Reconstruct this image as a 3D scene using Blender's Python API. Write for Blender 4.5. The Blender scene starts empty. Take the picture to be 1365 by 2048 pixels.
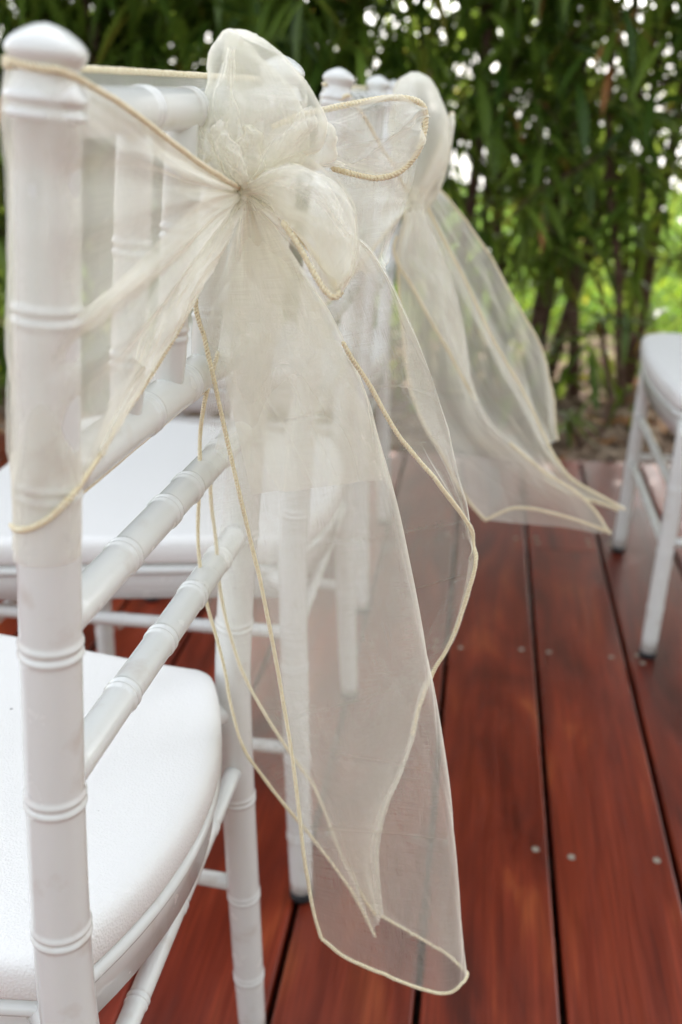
import bpy, bmesh, math, random
from math import sin, cos, pi, radians, exp
from mathutils import Vector, Matrix, noise
import numpy as np

random.seed(7)
rng = np.random.default_rng(11)
S = bpy.context.scene
COL = S.collection

# ------------------------------------------------------------------ camera
FPX, CAMH, YH, VX = 2000.0, 0.89, 195.0, 986.0          # focal length in photo pixels, eye height, horizon row, deck vanishing column
PITCH = math.atan((1024 - YH) / FPX)
YAW = math.atan((VX - 682.5) * cos(PITCH) / FPX)
cam_d = bpy.data.cameras.new('camera')
cam = bpy.data.objects.new('camera', cam_d)
COL.objects.link(cam)
cam.location = (0, 0, CAMH)
cam.rotation_euler = (pi / 2 - PITCH, 0, YAW)
cam_d.sensor_fit = 'VERTICAL'
cam_d.sensor_height = 36
cam_d.lens = FPX / 2048 * 36
cam_d.clip_start = 0.02
cam_d.clip_end = 500
cam_d.dof.use_dof = True
cam_d.dof.focus_distance = 0.60
cam_d.dof.aperture_fstop = 5.8
cam_d.dof.aperture_blades = 0
S.camera = cam

# ------------------------------------------------------------------ world, sun, exposure
SUN_EL, SUN_AZ = radians(42), radians(8)                # the sun stands beyond the hedge, so that the deck lies in its shade
W = bpy.data.worlds.new('World')
S.world = W
W.use_nodes = True
nt = W.node_tree
nt.nodes.clear()
sky = nt.nodes.new('ShaderNodeTexSky')
sky.sky_type = 'NISHITA'
sky.sun_disc = False
sky.sun_elevation = SUN_EL
sky.sun_rotation = SUN_AZ
sky.air_density = 1.0
sky.dust_density = 2.5
sky.ozone_density = 0.6
bg = nt.nodes.new('ShaderNodeBackground')
bg.inputs['Strength'].default_value = 0.15
out = nt.nodes.new('ShaderNodeOutputWorld')
hz = nt.nodes.new('ShaderNodeHueSaturation')                 # thin high cloud: a paler, whiter sky
hz.inputs['Saturation'].default_value = 0.24
nt.links.new(sky.outputs[0], hz.inputs['Color'])
nt.links.new(hz.outputs[0], bg.inputs[0])
nt.links.new(bg.outputs[0], out.inputs[0])
sun_d = bpy.data.lights.new('sun', 'SUN')
sun_d.energy = 2.6
sun_d.angle = radians(0.6)
sun_d.color = (1.0, 0.95, 0.86)
sun = bpy.data.objects.new('sun', sun_d)
COL.objects.link(sun)
sv = Vector((sin(SUN_AZ) * cos(SUN_EL), cos(SUN_AZ) * cos(SUN_EL), sin(SUN_EL)))
sun.rotation_euler = sv.to_track_quat('Z', 'Y').to_euler()
sun.location = (0, 8, 8)
S.view_settings.view_transform = 'Standard'
S.view_settings.look = 'None'
S.view_settings.gamma = 1.0
S.view_settings.use_curve_mapping = False
S.view_settings.exposure = 1.84
S.render.engine = 'CYCLES'
S.cycles.use_denoising = True
S.cycles.max_bounces = 12
S.cycles.transparent_max_bounces = 48
S.cycles.diffuse_bounces = 5
S.cycles.transmission_bounces = 8
S.cycles.sample_clamp_indirect = 6

# ------------------------------------------------------------------ helpers
CF = Vector((-sin(YAW) * cos(PITCH), cos(YAW) * cos(PITCH), -sin(PITCH)))
CR = Vector((cos(YAW), sin(YAW), 0))
CD = Vector((sin(YAW) * sin(PITCH), -cos(YAW) * sin(PITCH), -cos(PITCH)))


def at(x, y, v):
    """the place on the line of sight through photo pixel (x, y) that lies v metres along the deck boards"""
    r = CF + CR * ((x - 682.5) / FPX) + CD * ((y - 1024) / FPX)
    return Vector((0, 0, CAMH)) + r * (v / r.y)


def tag(o, label=None, cat=None, group=None, kind=None):
    if label: o['label'] = label
    if cat: o['category'] = cat
    if group: o['group'] = group
    if kind: o['kind'] = kind
    return o


def empty(name, loc=(0, 0, 0), rz=0):
    o = bpy.data.objects.new(name, None)
    COL.objects.link(o)
    o.location = loc
    o.rotation_euler = (0, 0, rz)
    o.empty_display_size = 0.05
    return o


def link(name, me, mat, parent=None, smooth=True):
    o = bpy.data.objects.new(name, me)
    COL.objects.link(o)
    if mat and not me.materials: me.materials.append(mat)
    if parent: o.parent = parent
    if smooth and len(me.polygons):
        me.polygons.foreach_set('use_smooth', [True] * len(me.polygons))
    return o


def mesh_from(verts, faces, name='mesh'):
    me = bpy.data.meshes.new(name)
    me.from_pydata([tuple(v) for v in verts], [], faces)
    me.update()
    return me


def crom(pts, n=None, ts=None):
    """Catmull-Rom through pts (uniform in index), sampled at n places or at ts in 0..1"""
    P = np.array([list(p) for p in pts], float)
    m = len(P)
    if ts is None: ts = np.linspace(0, 1, n)
    x = np.clip(np.asarray(ts) * (m - 1), 0, m - 1 - 1e-9)
    i = x.astype(int)
    f = (x - i)[:, None]
    E = np.vstack([2 * P[0] - P[1], P, 2 * P[-1] - P[-2]])
    p0, p1, p2, p3 = E[i], E[i + 1], E[i + 2], E[i + 3]
    return 0.5 * (2 * p1 + (p2 - p0) * f + (2 * p0 - 5 * p1 + 4 * p2 - p3) * f ** 2 + (3 * p1 - p0 - 3 * p2 + p3) * f ** 3)


def resample(pts, n):
    """even arc-length resampling of a polyline"""
    P = np.array([list(p) for p in pts], float)
    d = np.r_[0, np.cumsum(np.linalg.norm(np.diff(P, axis=0), axis=1))]
    t = np.linspace(0, d[-1], n)
    return np.stack([np.interp(t, d, P[:, k]) for k in range(3)], 1)


class MB:
    def __init__(s):
        s.v, s.f = [], []

    def grid(s, rows, closed=False):
        b = len(s.v)
        n = len(rows[0])
        for r in rows: s.v += [tuple(p) for p in r]
        for i in range(len(rows) - 1):
            for j in range(n if closed else n - 1):
                k = (j + 1) % n
                s.f.append((b + i * n + j, b + i * n + k, b + (i + 1) * n + k, b + (i + 1) * n + j))

    def tube(s, path, rad, seg=12, cap=True):
        P = [Vector(p) for p in path]
        rows = []
        up = None
        for i, p in enumerate(P):
            t = (P[min(i + 1, len(P) - 1)] - P[max(i - 1, 0)]).normalized()
            if up is None:
                up = t.orthogonal().normalized()
            else:
                up = (up - t * up.dot(t))
                up = up.normalized() if up.length > 1e-6 else t.orthogonal().normalized()
            b = t.cross(up)
            r = rad[i] if hasattr(rad, '__len__') else rad
            rows.append([p + (up * cos(a) + b * sin(a)) * r for a in [2 * pi * k / seg for k in range(seg)]])
        base = len(s.v)
        s.grid(rows, True)
        if cap:
            s.f.append(tuple(base + k for k in reversed(range(seg))))
            e = base + (len(P) - 1) * seg
            s.f.append(tuple(e + k for k in range(seg)))

    def box(s, lo, hi):
        b = len(s.v)
        (x0, y0, z0), (x1, y1, z1) = lo, hi
        s.v += [(x0, y0, z0), (x1, y0, z0), (x1, y1, z0), (x0, y1, z0), (x0, y0, z1), (x1, y0, z1), (x1, y1, z1), (x0, y1, z1)]
        s.f += [tuple(b + k for k in q) for q in ((3, 2, 1, 0), (4, 5, 6, 7), (0, 1, 5, 4), (1, 2, 6, 5), (2, 3, 7, 6), (3, 0, 4, 7))]

    def build(s, name, mat, parent=None, smooth=True):
        return link(name, mesh_from(s.v, s.f, name), mat, parent, smooth)


# ------------------------------------------------------------------ materials
def mat(name):
    m = bpy.data.materials.new(name)
    m.use_nodes = True
    t = m.node_tree
    b = t.nodes['Principled BSDF']
    return m, t, b


def N(t, kind, **kw):
    n = t.nodes.new(kind)
    for k, v in kw.items():
        if k.startswith('in_'):
            n.inputs[int(k[3:]) if k[3:].isdigit() else k[3:].replace('_', ' ')].default_value = v
        else:
            setattr(n, k, v)
    return n


def ramp(t, stops):
    n = t.nodes.new('ShaderNodeValToRGB')
    e = n.color_ramp.elements
    while len(e) < len(stops): e.new(0.5)
    for q, (p, c) in zip(e, stops):
        q.position = p
        q.color = (*c, 1) if len(c) == 3 else c
    return n


def m_paint():
    m, t, b = mat('white_paint')
    tc = N(t, 'ShaderNodeTexCoord')
    n1 = N(t, 'ShaderNodeTexNoise', in_Scale=34.0, in_Detail=5.0)
    n2 = N(t, 'ShaderNodeTexNoise', in_Scale=260.0, in_Detail=2.0)
    r = ramp(t, [(0.30, (0.64, 0.62, 0.58)), (0.42, (0.720, 0.735, 0.715)), (1, (0.745, 0.76, 0.74))])
    t.links.new(tc.outputs['Object'], n1.inputs[0])
    t.links.new(tc.outputs['Object'], n2.inputs[0])
    t.links.new(n1.outputs[0], r.inputs[0])
    n3 = N(t, 'ShaderNodeTexNoise', in_Scale=9.0, in_Detail=8.0, in_Roughness=0.7)
    t.links.new(tc.outputs['Object'], n3.inputs[0])
    r3 = ramp(t, [(0.655, (0, 0, 0)), (0.72, (0.55, 0.55, 0.55))])
    t.links.new(n3.outputs[0], r3.inputs[0])
    mx = N(t, 'ShaderNodeMix', data_type='RGBA')
    mx.inputs[7].default_value = (0.47, 0.36, 0.25, 1)             # tea-brown drips and scuffs
    t.links.new(r3.outputs[0], mx.inputs[0])
    t.links.new(r.outputs[0], mx.inputs[6])
    t.links.new(mx.outputs[2], b.inputs['Base Color'])
    rr = N(t, 'ShaderNodeMapRange', in_3=0.18, in_4=0.32)
    t.links.new(n1.outputs[0], rr.inputs[0])
    t.links.new(rr.outputs[0], b.inputs['Roughness'])
    bp = N(t, 'ShaderNodeBump', in_Strength=0.06, in_Distance=0.001)
    t.links.new(n2.outputs[0], bp.inputs['Height'])
    t.links.new(bp.outputs[0], b.inputs['Normal'])
    b.inputs['Coat Weight'].default_value = 0.5
    b.inputs['Coat Roughness'].default_value = 0.1
    return m


def m_vinyl():
    m, t, b = mat('white_leatherette')
    tc = N(t, 'ShaderNodeTexCoord')
    v = N(t, 'ShaderNodeTexVoronoi', in_Scale=620.0)
    n = N(t, 'ShaderNodeTexNoise', in_Scale=18.0, in_Detail=3.0)
    sp = N(t, 'ShaderNodeTexVoronoi', in_Scale=38.0)
    for q in (v, n, sp): t.links.new(tc.outputs['Object'], q.inputs['Vector'])
    r = ramp(t, [(0.0, (0.22, 0.21, 0.2)), (0.035, (0.22, 0.21, 0.2)), (0.05, (0.84, 0.835, 0.82)), (1, (0.84, 0.835, 0.82))])
    t.links.new(sp.outputs['Distance'], r.inputs[0])
    t.links.new(r.outputs[0], b.inputs['Base Color'])
    b.inputs['Roughness'].default_value = 0.55
    bp = N(t, 'ShaderNodeBump', in_Strength=0.5, in_Distance=0.0007)
    t.links.new(v.outputs['Distance'], bp.inputs['Height'])
    bp2 = N(t, 'ShaderNodeBump', in_Strength=0.08, in_Distance=0.004)
    t.links.new(n.outputs[0], bp2.inputs['Height'])
    t.links.new(bp.outputs[0], bp2.inputs['Normal'])
    t.links.new(bp2.outputs[0], b.inputs['Normal'])
    return m


def m_organza(name='ivory_organza', a0=0.178):
    m = bpy.data.materials.new(name)
    m.use_nodes = True
    t = m.node_tree
    t.nodes.clear()
    L = t.links.new
    o = N(t, 'ShaderNodeOutputMaterial')
    uv = N(t, 'ShaderNodeUVMap')
    # threads: long fine streaks along the weft, and a softer set along the warp
    mp = N(t, 'ShaderNodeMapping')
    mp.inputs['Scale'].default_value = (16, 1300, 1)
    L(uv.outputs[0], mp.inputs[0])
    n1 = N(t, 'ShaderNodeTexNoise', in_Scale=1.0, in_Detail=2.0)
    L(mp.outputs[0], n1.inputs[0])
    mp2 = N(t, 'ShaderNodeMapping')
    mp2.inputs['Scale'].default_value = (2400, 24, 1)
    L(uv.outputs[0], mp2.inputs[0])
    n2 = N(t, 'ShaderNodeTexNoise', in_Scale=1.0, in_Detail=1.0)
    L(mp2.outputs[0], n2.inputs[0])
    ad = N(t, 'ShaderNodeMath', operation='ADD')
    L(n1.outputs[0], ad.inputs[0])
    L(n2.outputs[0], ad.inputs[1])
    am = N(t, 'ShaderNodeMapRange', in_1=0.6, in_2=1.4, in_3=1 - (a0 - 0.045), in_4=1 - (a0 + 0.045))   # share of light the open weave lets through
    L(ad.outputs[0], am.inputs[0])
    # a weave closes up when it is looked at along the cloth: through-path = 1 / cos
    g = N(t, 'ShaderNodeNewGeometry')
    dt = N(t, 'ShaderNodeVectorMath', operation='DOT_PRODUCT')
    L(g.outputs['Incoming'], dt.inputs[0])
    L(g.outputs['Normal'], dt.inputs[1])
    ab = N(t, 'ShaderNodeMath', operation='ABSOLUTE')
    L(dt.outputs['Value'], ab.inputs[0])
    mx = N(t, 'ShaderNodeMath', operation='MAXIMUM', in_1=0.08)
    L(ab.outputs[0], mx.inputs[0])
    ga = N(t, 'ShaderNodeAttribute', attribute_name='gather')      # how many times the cloth is bunched into its width here
    gm = N(t, 'ShaderNodeMath', operation='MAXIMUM', in_1=1.0)
    L(ga.outputs['Fac'], gm.inputs[0])
    iv = N(t, 'ShaderNodeMath', operation='DIVIDE')
    L(gm.outputs[0], iv.inputs[0])
    L(mx.outputs[0], iv.inputs[1])
    pw = N(t, 'ShaderNodeMath', operation='POWER')
    L(am.outputs[0], pw.inputs[0])
    L(iv.outputs[0], pw.inputs[1])
    df = N(t, 'ShaderNodeBsdfDiffuse', in_Color=(0.965, 0.952, 0.862, 1))
    tl = N(t, 'ShaderNodeBsdfTranslucent', in_Color=(0.965, 0.952, 0.842, 1))
    gl = N(t, 'ShaderNodeBsdfGlossy', in_Color=(0.95, 0.95, 0.93, 1), in_Roughness=0.32)
    s1 = N(t, 'ShaderNodeMixShader', in_0=0.32)
    L(df.outputs[0], s1.inputs[1])
    L(tl.outputs[0], s1.inputs[2])
    s2 = N(t, 'ShaderNodeMixShader', in_0=0.10)
    L(s1.outputs[0], s2.inputs[1])
    L(gl.outputs[0], s2.inputs[2])
    tr = N(t, 'ShaderNodeBsdfTransparent')
    s3 = N(t, 'ShaderNodeMixShader')
    L(pw.outputs[0], s3.inputs[0])
    L(s2.outputs[0], s3.inputs[1])
    L(tr.outputs[0], s3.inputs[2])
    bp = N(t, 'ShaderNodeBump', in_Strength=0.15, in_Distance=0.0006)
    L(n1.outputs[0], bp.inputs['Height'])
    for q in (df, tl, gl): L(bp.outputs[0], q.inputs['Normal'])
    L(s3.outputs[0], o.inputs[0])
    return m


def m_trim():
    m, t, b = mat('cream_crochet_edging')
    tc = N(t, 'ShaderNodeTexCoord')
    n = N(t, 'ShaderNodeTexNoise', in_Scale=900.0, in_Detail=2.0)
    t.links.new(tc.outputs['Object'], n.inputs[0])
    r = ramp(t, [(0.3, (0.70, 0.58, 0.35)), (0.7, (0.90, 0.84, 0.64))])
    t.links.new(n.outputs[0], r.inputs[0])
    t.links.new(r.outputs[0], b.inputs['Base Color'])
    b.inputs['Roughness'].default_value = 0.6
    b.inputs['Sheen Weight'].default_value = 0.3
    return m


def m_wood():
    m, t, b = mat('red_hardwood')
    L = t.links.new
    tc = N(t, 'ShaderNodeTexCoord')
    oi = N(t, 'ShaderNodeObjectInfo')
    off = N(t, 'ShaderNodeVectorMath', operation='MULTIPLY_ADD')
    cb = N(t, 'ShaderNodeCombineXYZ')
    L(oi.outputs['Random'], cb.inputs[0]); L(oi.outputs['Random'], cb.inputs[1]); L(oi.outputs['Random'], cb.inputs[2])
    off.inputs[1].default_value = (37, 71, 13)
    L(cb.outputs[0], off.inputs[0])
    L(tc.outputs['Object'], off.inputs[2])
    def stretched(sx, sy, sc, det, dist=0.0):
        mp = N(t, 'ShaderNodeMapping')
        mp.inputs['Scale'].default_value = (sx, sy, sx)
        L(off.outputs[0], mp.inputs[0])
        n = N(t, 'ShaderNodeTexNoise', in_Scale=sc, in_Detail=det, in_Distortion=dist)
        L(mp.outputs[0], n.inputs[0])
        return n
    fig = stretched(9, 2.2, 1.0, 4.0, 1.6)       # broad cathedral figure
    grain = stretched(420, 7.0, 1.0, 3.0)        # fine pores
    fine = stretched(70, 4, 1.0, 5.0, 1.0)
    r1 = ramp(t, [(0.30, (0.090, 0.0120, 0.0055)), (0.46, (0.185, 0.0230, 0.0088)), (0.60, (0.245, 0.034, 0.012)), (0.74, (0.36, 0.078, 0.023))])
    L(fig.outputs[0], r1.inputs[0])
    mg = N(t, 'ShaderNodeMix', data_type='RGBA', blend_type='MULTIPLY', in_0=0.62)
    r2 = ramp(t, [(0.32, (0.48, 0.42, 0.40)), (0.60, (1, 1, 1))])
    L(grain.outputs[0], r2.inputs[0])
    L(r1.outputs[0], mg.inputs[6]); L(r2.outputs[0], mg.inputs[7])
    mf = N(t, 'ShaderNodeMix', data_type='RGBA', blend_type='MULTIPLY', in_0=0.5)
    r3 = ramp(t, [(0.35, (0.62, 0.55, 0.5)), (0.62, (1.08, 1.05, 1.0))])
    L(fine.outputs[0], r3.inputs[0])
    L(mg.outputs[2], mf.inputs[6]); L(r3.outputs[0], mf.inputs[7])
    # board to board tone
    hs = N(t, 'ShaderNodeHueSaturation')
    mr = N(t, 'ShaderNodeMapRange', in_3=0.84, in_4=1.36)
    L(oi.outputs['Random'], mr.inputs[0])
    L(mr.outputs[0], hs.inputs['Value'])
    L(mf.outputs[2], hs.inputs['Color'])
    # scuffs: pale dusty scrapes
    sc = N(t, 'ShaderNodeTexNoise', in_Scale=5.0, in_Detail=7.0, in_Roughness=0.75)
    L(off.outputs[0], sc.inputs[0])
    rs = ramp(t, [(0.66, (0, 0, 0)), (0.78, (0.5, 0.5, 0.5))])
    L(sc.outputs[0], rs.inputs[0])
    ms = N(t, 'ShaderNodeMix', data_type='RGBA')
    ms.inputs[7].default_value = (0.36, 0.22, 0.16, 1)
    L(rs.outputs[0], ms.inputs[0]); L(hs.outputs[0], ms.inputs[6])
    L(ms.outputs[2], b.inputs['Base Color'])
    ro = N(t, 'ShaderNodeMapRange', in_3=0.26, in_4=0.48)
    L(fine.outputs[0], ro.inputs[0])
    L(ro.outputs[0], b.inputs['Roughness'])
    b.inputs['Specular IOR Level'].default_value = 0.5
    bp = N(t, 'ShaderNodeBump', in_Strength=0.25, in_Distance=0.0008)
    L(grain.outputs[0], bp.inputs['Height'])
    bp2 = N(t, 'ShaderNodeBump', in_Strength=0.3, in_Distance=0.003)
    L(fig.outputs[0], bp2.inputs['Height'])
    L(bp.outputs[0], bp2.inputs['Normal'])
    L(bp2.outputs[0], b.inputs['Normal'])
    return m


def m_leaf(name, lo, hi, warm=0.0):
    m, t, b = mat(name)
    L = t.links.new
    tc = N(t, 'ShaderNodeTexCoord')
    at_ = N(t, 'ShaderNodeAttribute', attribute_name='tone')
    oi = N(t, 'ShaderNodeObjectInfo')
    ad = N(t, 'ShaderNodeMath', operation='ADD')
    L(at_.outputs['Fac'], ad.inputs[0])
    ml = N(t, 'ShaderNodeMath', operation='MULTIPLY', in_1=0.999)
    L(oi.outputs['Random'], ml.inputs[0])
    L(ml.outputs[0], ad.inputs[1])
    fr = N(t, 'ShaderNodeMath', operation='FRACT')
    L(ad.outputs[0], fr.inputs[0])
    r = ramp(t, [(0.0, lo), (0.80, hi), (0.93, tuple(c * 1.6 for c in hi)), (1.0, (0.16, 0.13, 0.02))])
    L(fr.outputs[0], r.inputs[0])
    L(r.outputs[0], b.inputs['Base Color'])
    b.inputs['Roughness'].default_value = 0.38
    b.inputs['Specular IOR Level'].default_value = 0.45
    tl = N(t, 'ShaderNodeBsdfTranslucent')
    hs = N(t, 'ShaderNodeHueSaturation', in_Hue=0.47, in_Value=2.2)
    L(r.outputs[0], hs.inputs['Color'])
    L(hs.outputs[0], tl.inputs[0])
    mx = N(t, 'ShaderNodeMixShader', in_0=0.42)
    L(b.outputs[0], mx.inputs[1])
    L(tl.outputs[0], mx.inputs[2])
    L(mx.outputs[0], t.nodes['Material Output'].inputs[0])
    return m


def m_simple(name, stops, scale, rough=0.8, detail=5.0, bump=0.0, spec=0.3):
    m, t, b = mat(name)
    tc = N(t, 'ShaderNodeTexCoord')
    n = N(t, 'ShaderNodeTexNoise', in_Scale=scale, in_Detail=detail)
    t.links.new(tc.outputs['Object'], n.inputs[0])
    r = ramp(t, stops)
    t.links.new(n.outputs[0], r.inputs[0])
    t.links.new(r.outputs[0], b.inputs['Base Color'])
    b.inputs['Roughness'].default_value = rough
    b.inputs['Specular IOR Level'].default_value = spec
    if bump:
        bp = N(t, 'ShaderNodeBump', in_Strength=bump, in_Distance=0.02)
        t.links.new(n.outputs[0], bp.inputs['Height'])
        t.links.new(bp.outputs[0], b.inputs['Normal'])
    return m


PAINT, VINYL, ORG, TRIM, WOOD = m_paint(), m_vinyl(), m_organza(), m_trim(), m_wood()
ORG2 = m_organza('doubled_ivory_organza', 0.40)      # two plies lying on each other
ORGL = m_organza('gathered_ivory_organza', 0.235)
RUBBER = m_simple('black_rubber', [(0, (0.012, 0.012, 0.014)), (1, (0.03, 0.03, 0.034))], 60, 0.6)
STEEL = m_simple('screw_steel', [(0, (0.22, 0.19, 0.15)), (1, (0.42, 0.38, 0.31))], 400, 0.45, spec=0.6)
LEAF = m_leaf('oleander_leaf', (0.036, 0.082, 0.012), (0.115, 0.185, 0.028))
LEAF_Y = m_leaf('young_leaf', (0.045, 0.105, 0.005), (0.11, 0.17, 0.010))
LEAF_Y.node_tree.nodes['Principled BSDF'].inputs['Roughness'].default_value = 0.75
LEAF_Y.node_tree.nodes['Principled BSDF'].inputs['Specular IOR Level'].default_value = 0.08
DEADLEAF = m_simple('withered_leaf', [(0.3, (0.20, 0.07, 0.025)), (0.55, (0.36, 0.17, 0.06)), (0.75, (0.42, 0.13, 0.02))], 8, 0.6)
BARK = m_simple('brown_bark', [(0.3, (0.055, 0.030, 0.021)), (0.55, (0.125, 0.072, 0.052)), (0.8, (0.22, 0.15, 0.12))], 28, 0.85, 6, 0.6)
SOIL = m_simple('mulch_soil', [(0.3, (0.055, 0.033, 0.022)), (0.5, (0.17, 0.11, 0.075)), (0.7, (0.30, 0.21, 0.145))], 26, 0.95, 8, 0.9)
CHIP = m_simple('bark_chip', [(0.3, (0.09, 0.055, 0.038)), (0.5, (0.24, 0.165, 0.115)), (0.75, (0.46, 0.36, 0.27))], 9, 0.9, 4)
GRASS = m_simple('lawn_grass', [(0.3, (0.040, 0.095, 0.004)), (0.55, (0.080, 0.150, 0.006)), (0.8, (0.13, 0.19, 0.010))], 3.2, 0.95, 8, 0.6, 0.03)
PALE = m_simple('pale_paving', [(0.3, (0.50, 0.48, 0.45)), (0.7, (0.62, 0.60, 0.57))], 1.5, 0.8)
JOIST = m_simple('dark_joist_timber', [(0, (0.03, 0.015, 0.01)), (1, (0.05, 0.025, 0.015))], 20, 0.9)  # dark brown timber under the boards

# ================================================================== THE SETTING
GAP0, PITCHW = 0.125, 0.1535
DECK_END = 2.555


def make_plank_mesh(l):
    w, h, b = (PITCHW - 0.0075) / 2, 0.025, 0.0028
    prof = [(-w, -h), (w, -h), (w, -b), (w - b * .35, -b * .35), (w - b, 0), (-w + b, 0), (-w + b * .35, -b * .35), (-w, -b)]
    v = [(x, y, z) for y in (0, l) for x, z in prof]
    f = [tuple(range(8))[::-1], tuple(range(8, 16))] + [(k, (k + 1) % 8, 8 + (k + 1) % 8, 8 + k) for k in range(8)]
    f = [tuple(reversed(q)) for q in f]
    me = mesh_from(v, f, 'plank')
    me.materials.append(WOOD)
    return me


deck = empty('deck', (0, 0, 0))
tag(deck, 'deck of red-brown hardwood boards with dark gaps', None, None, 'structure')
screw_me = None
bm = bmesh.new()
bmesh.ops.create_cone(bm, cap_ends=True, segments=12, radius1=0.0050, radius2=0.0046, depth=0.0012)
bmesh.ops.create_cone(bm, cap_ends=True, segments=6, radius1=0.0019, radius2=0.0019, depth=0.0016)
screw_me = bpy.data.meshes.new('screw')
bm.to_mesh(screw_me)
bm.free()
screw_me.materials.append(STEEL)
JOISTS = [0.54, 1.04, 1.545, 2.03]
plank_cache = {}
for k in range(-20, 14):
    uc = GAP0 + PITCHW * (k + 0.5)
    near = -9 < k < 6
    if k == 0: cuts = [-2.2, 1.985, DECK_END]
    elif near: cuts = [-2.2, random.choice([-0.6, -1.1, -0.2]), DECK_END]
    else: cuts = [-2.2, DECK_END]
    for c0, c1 in zip(cuts[:-1], cuts[1:]):
        key = round(c1 - c0, 3)
        if key not in plank_cache: plank_cache[key] = make_plank_mesh(key - 0.0015)
        p = link('plank', plank_cache[key], None, deck, False)
        p.location = (uc, c0, random.uniform(-0.0008, 0.0006))
        if near:
            for j in JOISTS:
                for jj in ([j - 0.017, j + 0.017] if (k == 0 and j > 2) or (k % 3 == 1 and j in (1.545,)) else [j]):
                    if not (c0 + 0.01 < jj < c1 - 0.01): continue
                    for sx in (-1, 1):
                        if k == 0 and sx == 1 and j == 1.04: pass
                        s = link('screw', screw_me, None, p, False)
                        s.location = (sx * (PITCHW / 2 - 0.022) + random.uniform(-.004, .004), jj - c0 + random.uniform(-.006, .006), 0.0001)
                        s.rotation_euler = (0, 0, random.random() * 6)
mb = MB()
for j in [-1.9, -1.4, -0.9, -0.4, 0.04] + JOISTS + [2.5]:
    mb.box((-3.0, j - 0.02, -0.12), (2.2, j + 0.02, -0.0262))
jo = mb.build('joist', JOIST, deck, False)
mb = MB()
mb.box((-3.0, DECK_END + 0.002, -0.13), (2.2, DECK_END + 0.022, -0.004))
mb.build('fascia_board', WOOD, deck, False)


def sheet_ground(name, u0, u1, v0, v1, nu, nv, z, amp, m, sc=3.0):
    vs, fs = [], []
    for i in range(nv + 1):
        for j in range(nu + 1):
            x, y = u0 + (u1 - u0) * j / nu, v0 + (v1 - v0) * i / nv
            vs.append((x, y, z + amp * noise.noise((x * sc, y * sc, 1.7)) + amp * .5 * noise.noise((x * sc * 3, y * sc * 3, 5.1))))
    for i in range(nv):
        for j in range(nu):
            a = i * (nu + 1) + j
            fs.append((a, a + 1, a + nu + 2, a + nu + 1))
    return tag(link(name, mesh_from(vs, fs, name), m), None, None, None, 'structure')


g = sheet_ground('ground', -60, 60, -20, 100, 30, 30, -0.19, 0.0, SOIL)
bed = sheet_ground('planting_bed', -4.5, 3.6, DECK_END + 0.024, 4.35, 150, 50, -0.045, 0.018, SOIL)
lawn = sheet_ground('lawn', -18, 18, 4.352, 11.5, 120, 60, -0.05, 0.012, GRASS, 2.0)
pav = sheet_ground('terrace', -60, 60, 11.505, 70, 4, 4, -0.03, 0.0, PALE)

# bark chips and gravel strewn over the bed
mb = MB()
for _ in range(5200):
    x, y = random.uniform(-2.3, 2.0), DECK_END + 0.03 + abs(random.gauss(0, 0.55))
    if y > 4.2: continue
    s = random.uniform(0.006, 0.02)
    l = s * random.uniform(1.0, 2.6)
    a, ti = random.random() * 6.3, random.uniform(-.5, .5)
    c, q = cos(a), sin(a)
    z = -0.035 + random.uniform(-0.004, 0.016)
    b0 = len(mb.v)
    for px, py, pz in ((-l, -s, 0), (l, -s * .6, 0), (l * .8, s, 0), (-l * .7, s * .8, 0), (-l * .5, 0, s * .7), (l * .5, 0, s * .6)):
        pz += px * ti
        mb.v.append((x + px * c - py * q, y + px * q + py * c, z + pz))
    mb.f += [(b0, b0 + 1, b0 + 5, b0 + 4), (b0 + 1, b0 + 2, b0 + 5), (b0 + 2, b0 + 3, b0 + 4, b0 + 5), (b0 + 3, b0, b0 + 4)]
tag(mb.build('bark_mulch', CHIP, None, False), 'loose bark chips and gravel spread under the hedge', None, None, 'stuff')


mb = MB()
for _ in range(420):
    x, y = random.uniform(-2.2, 1.8), DECK_END + .06 + random.random() * 1.3
    l, w, a = random.uniform(.05, .13), random.uniform(.008, .016), random.random() * 6.3
    c, q, z = cos(a), sin(a), -.022 + random.uniform(0, .012)
    b0 = len(mb.v)
    for t, k in ((-1, .1), (-.3, 1), (.4, .8), (1, .05)):
        for e in (-1, 1):
            X, Y = t * l / 2, e * k * w / 2
            mb.v.append((x + X * c - Y * q, y + X * q + Y * c, z + .012 * t * t + .003 * e))
    mb.f += [(b0 + 2 * i, b0 + 2 * i + 1, b0 + 2 * i + 3, b0 + 2 * i + 2) for i in range(3)]
tag(mb.build('fallen_leaves', DEADLEAF, None), 'withered fallen leaves lying on the mulch', None, None, 'stuff')

# ------------------------------------------------------------------ oleander hedge
def leaf_verts(base, d, up, l, w, droop):
    """a lance-shaped leaf: 2 x 5 verts with a keel, bending down along its length"""
    d = d.normalized()
    side = d.cross(up)
    side = side.normalized() if side.length > 1e-4 else d.orthogonal().normalized()
    nrm = side.cross(d).normalized()
    rows = []
    for t, wf in ((0.0, 0.12), (0.22, 0.75), (0.5, 1.0), (0.78, 0.62), (1.0, 0.03)):
        p = base + d * (l * t) + Vector((0, 0, -1)) * (droop * l * t * t)
        h = w * wf / 2
        rows.append((p - side * h + nrm * h * .35, p, p + side * h + nrm * h * .35))
    return rows


LEAF_ME = None


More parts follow.
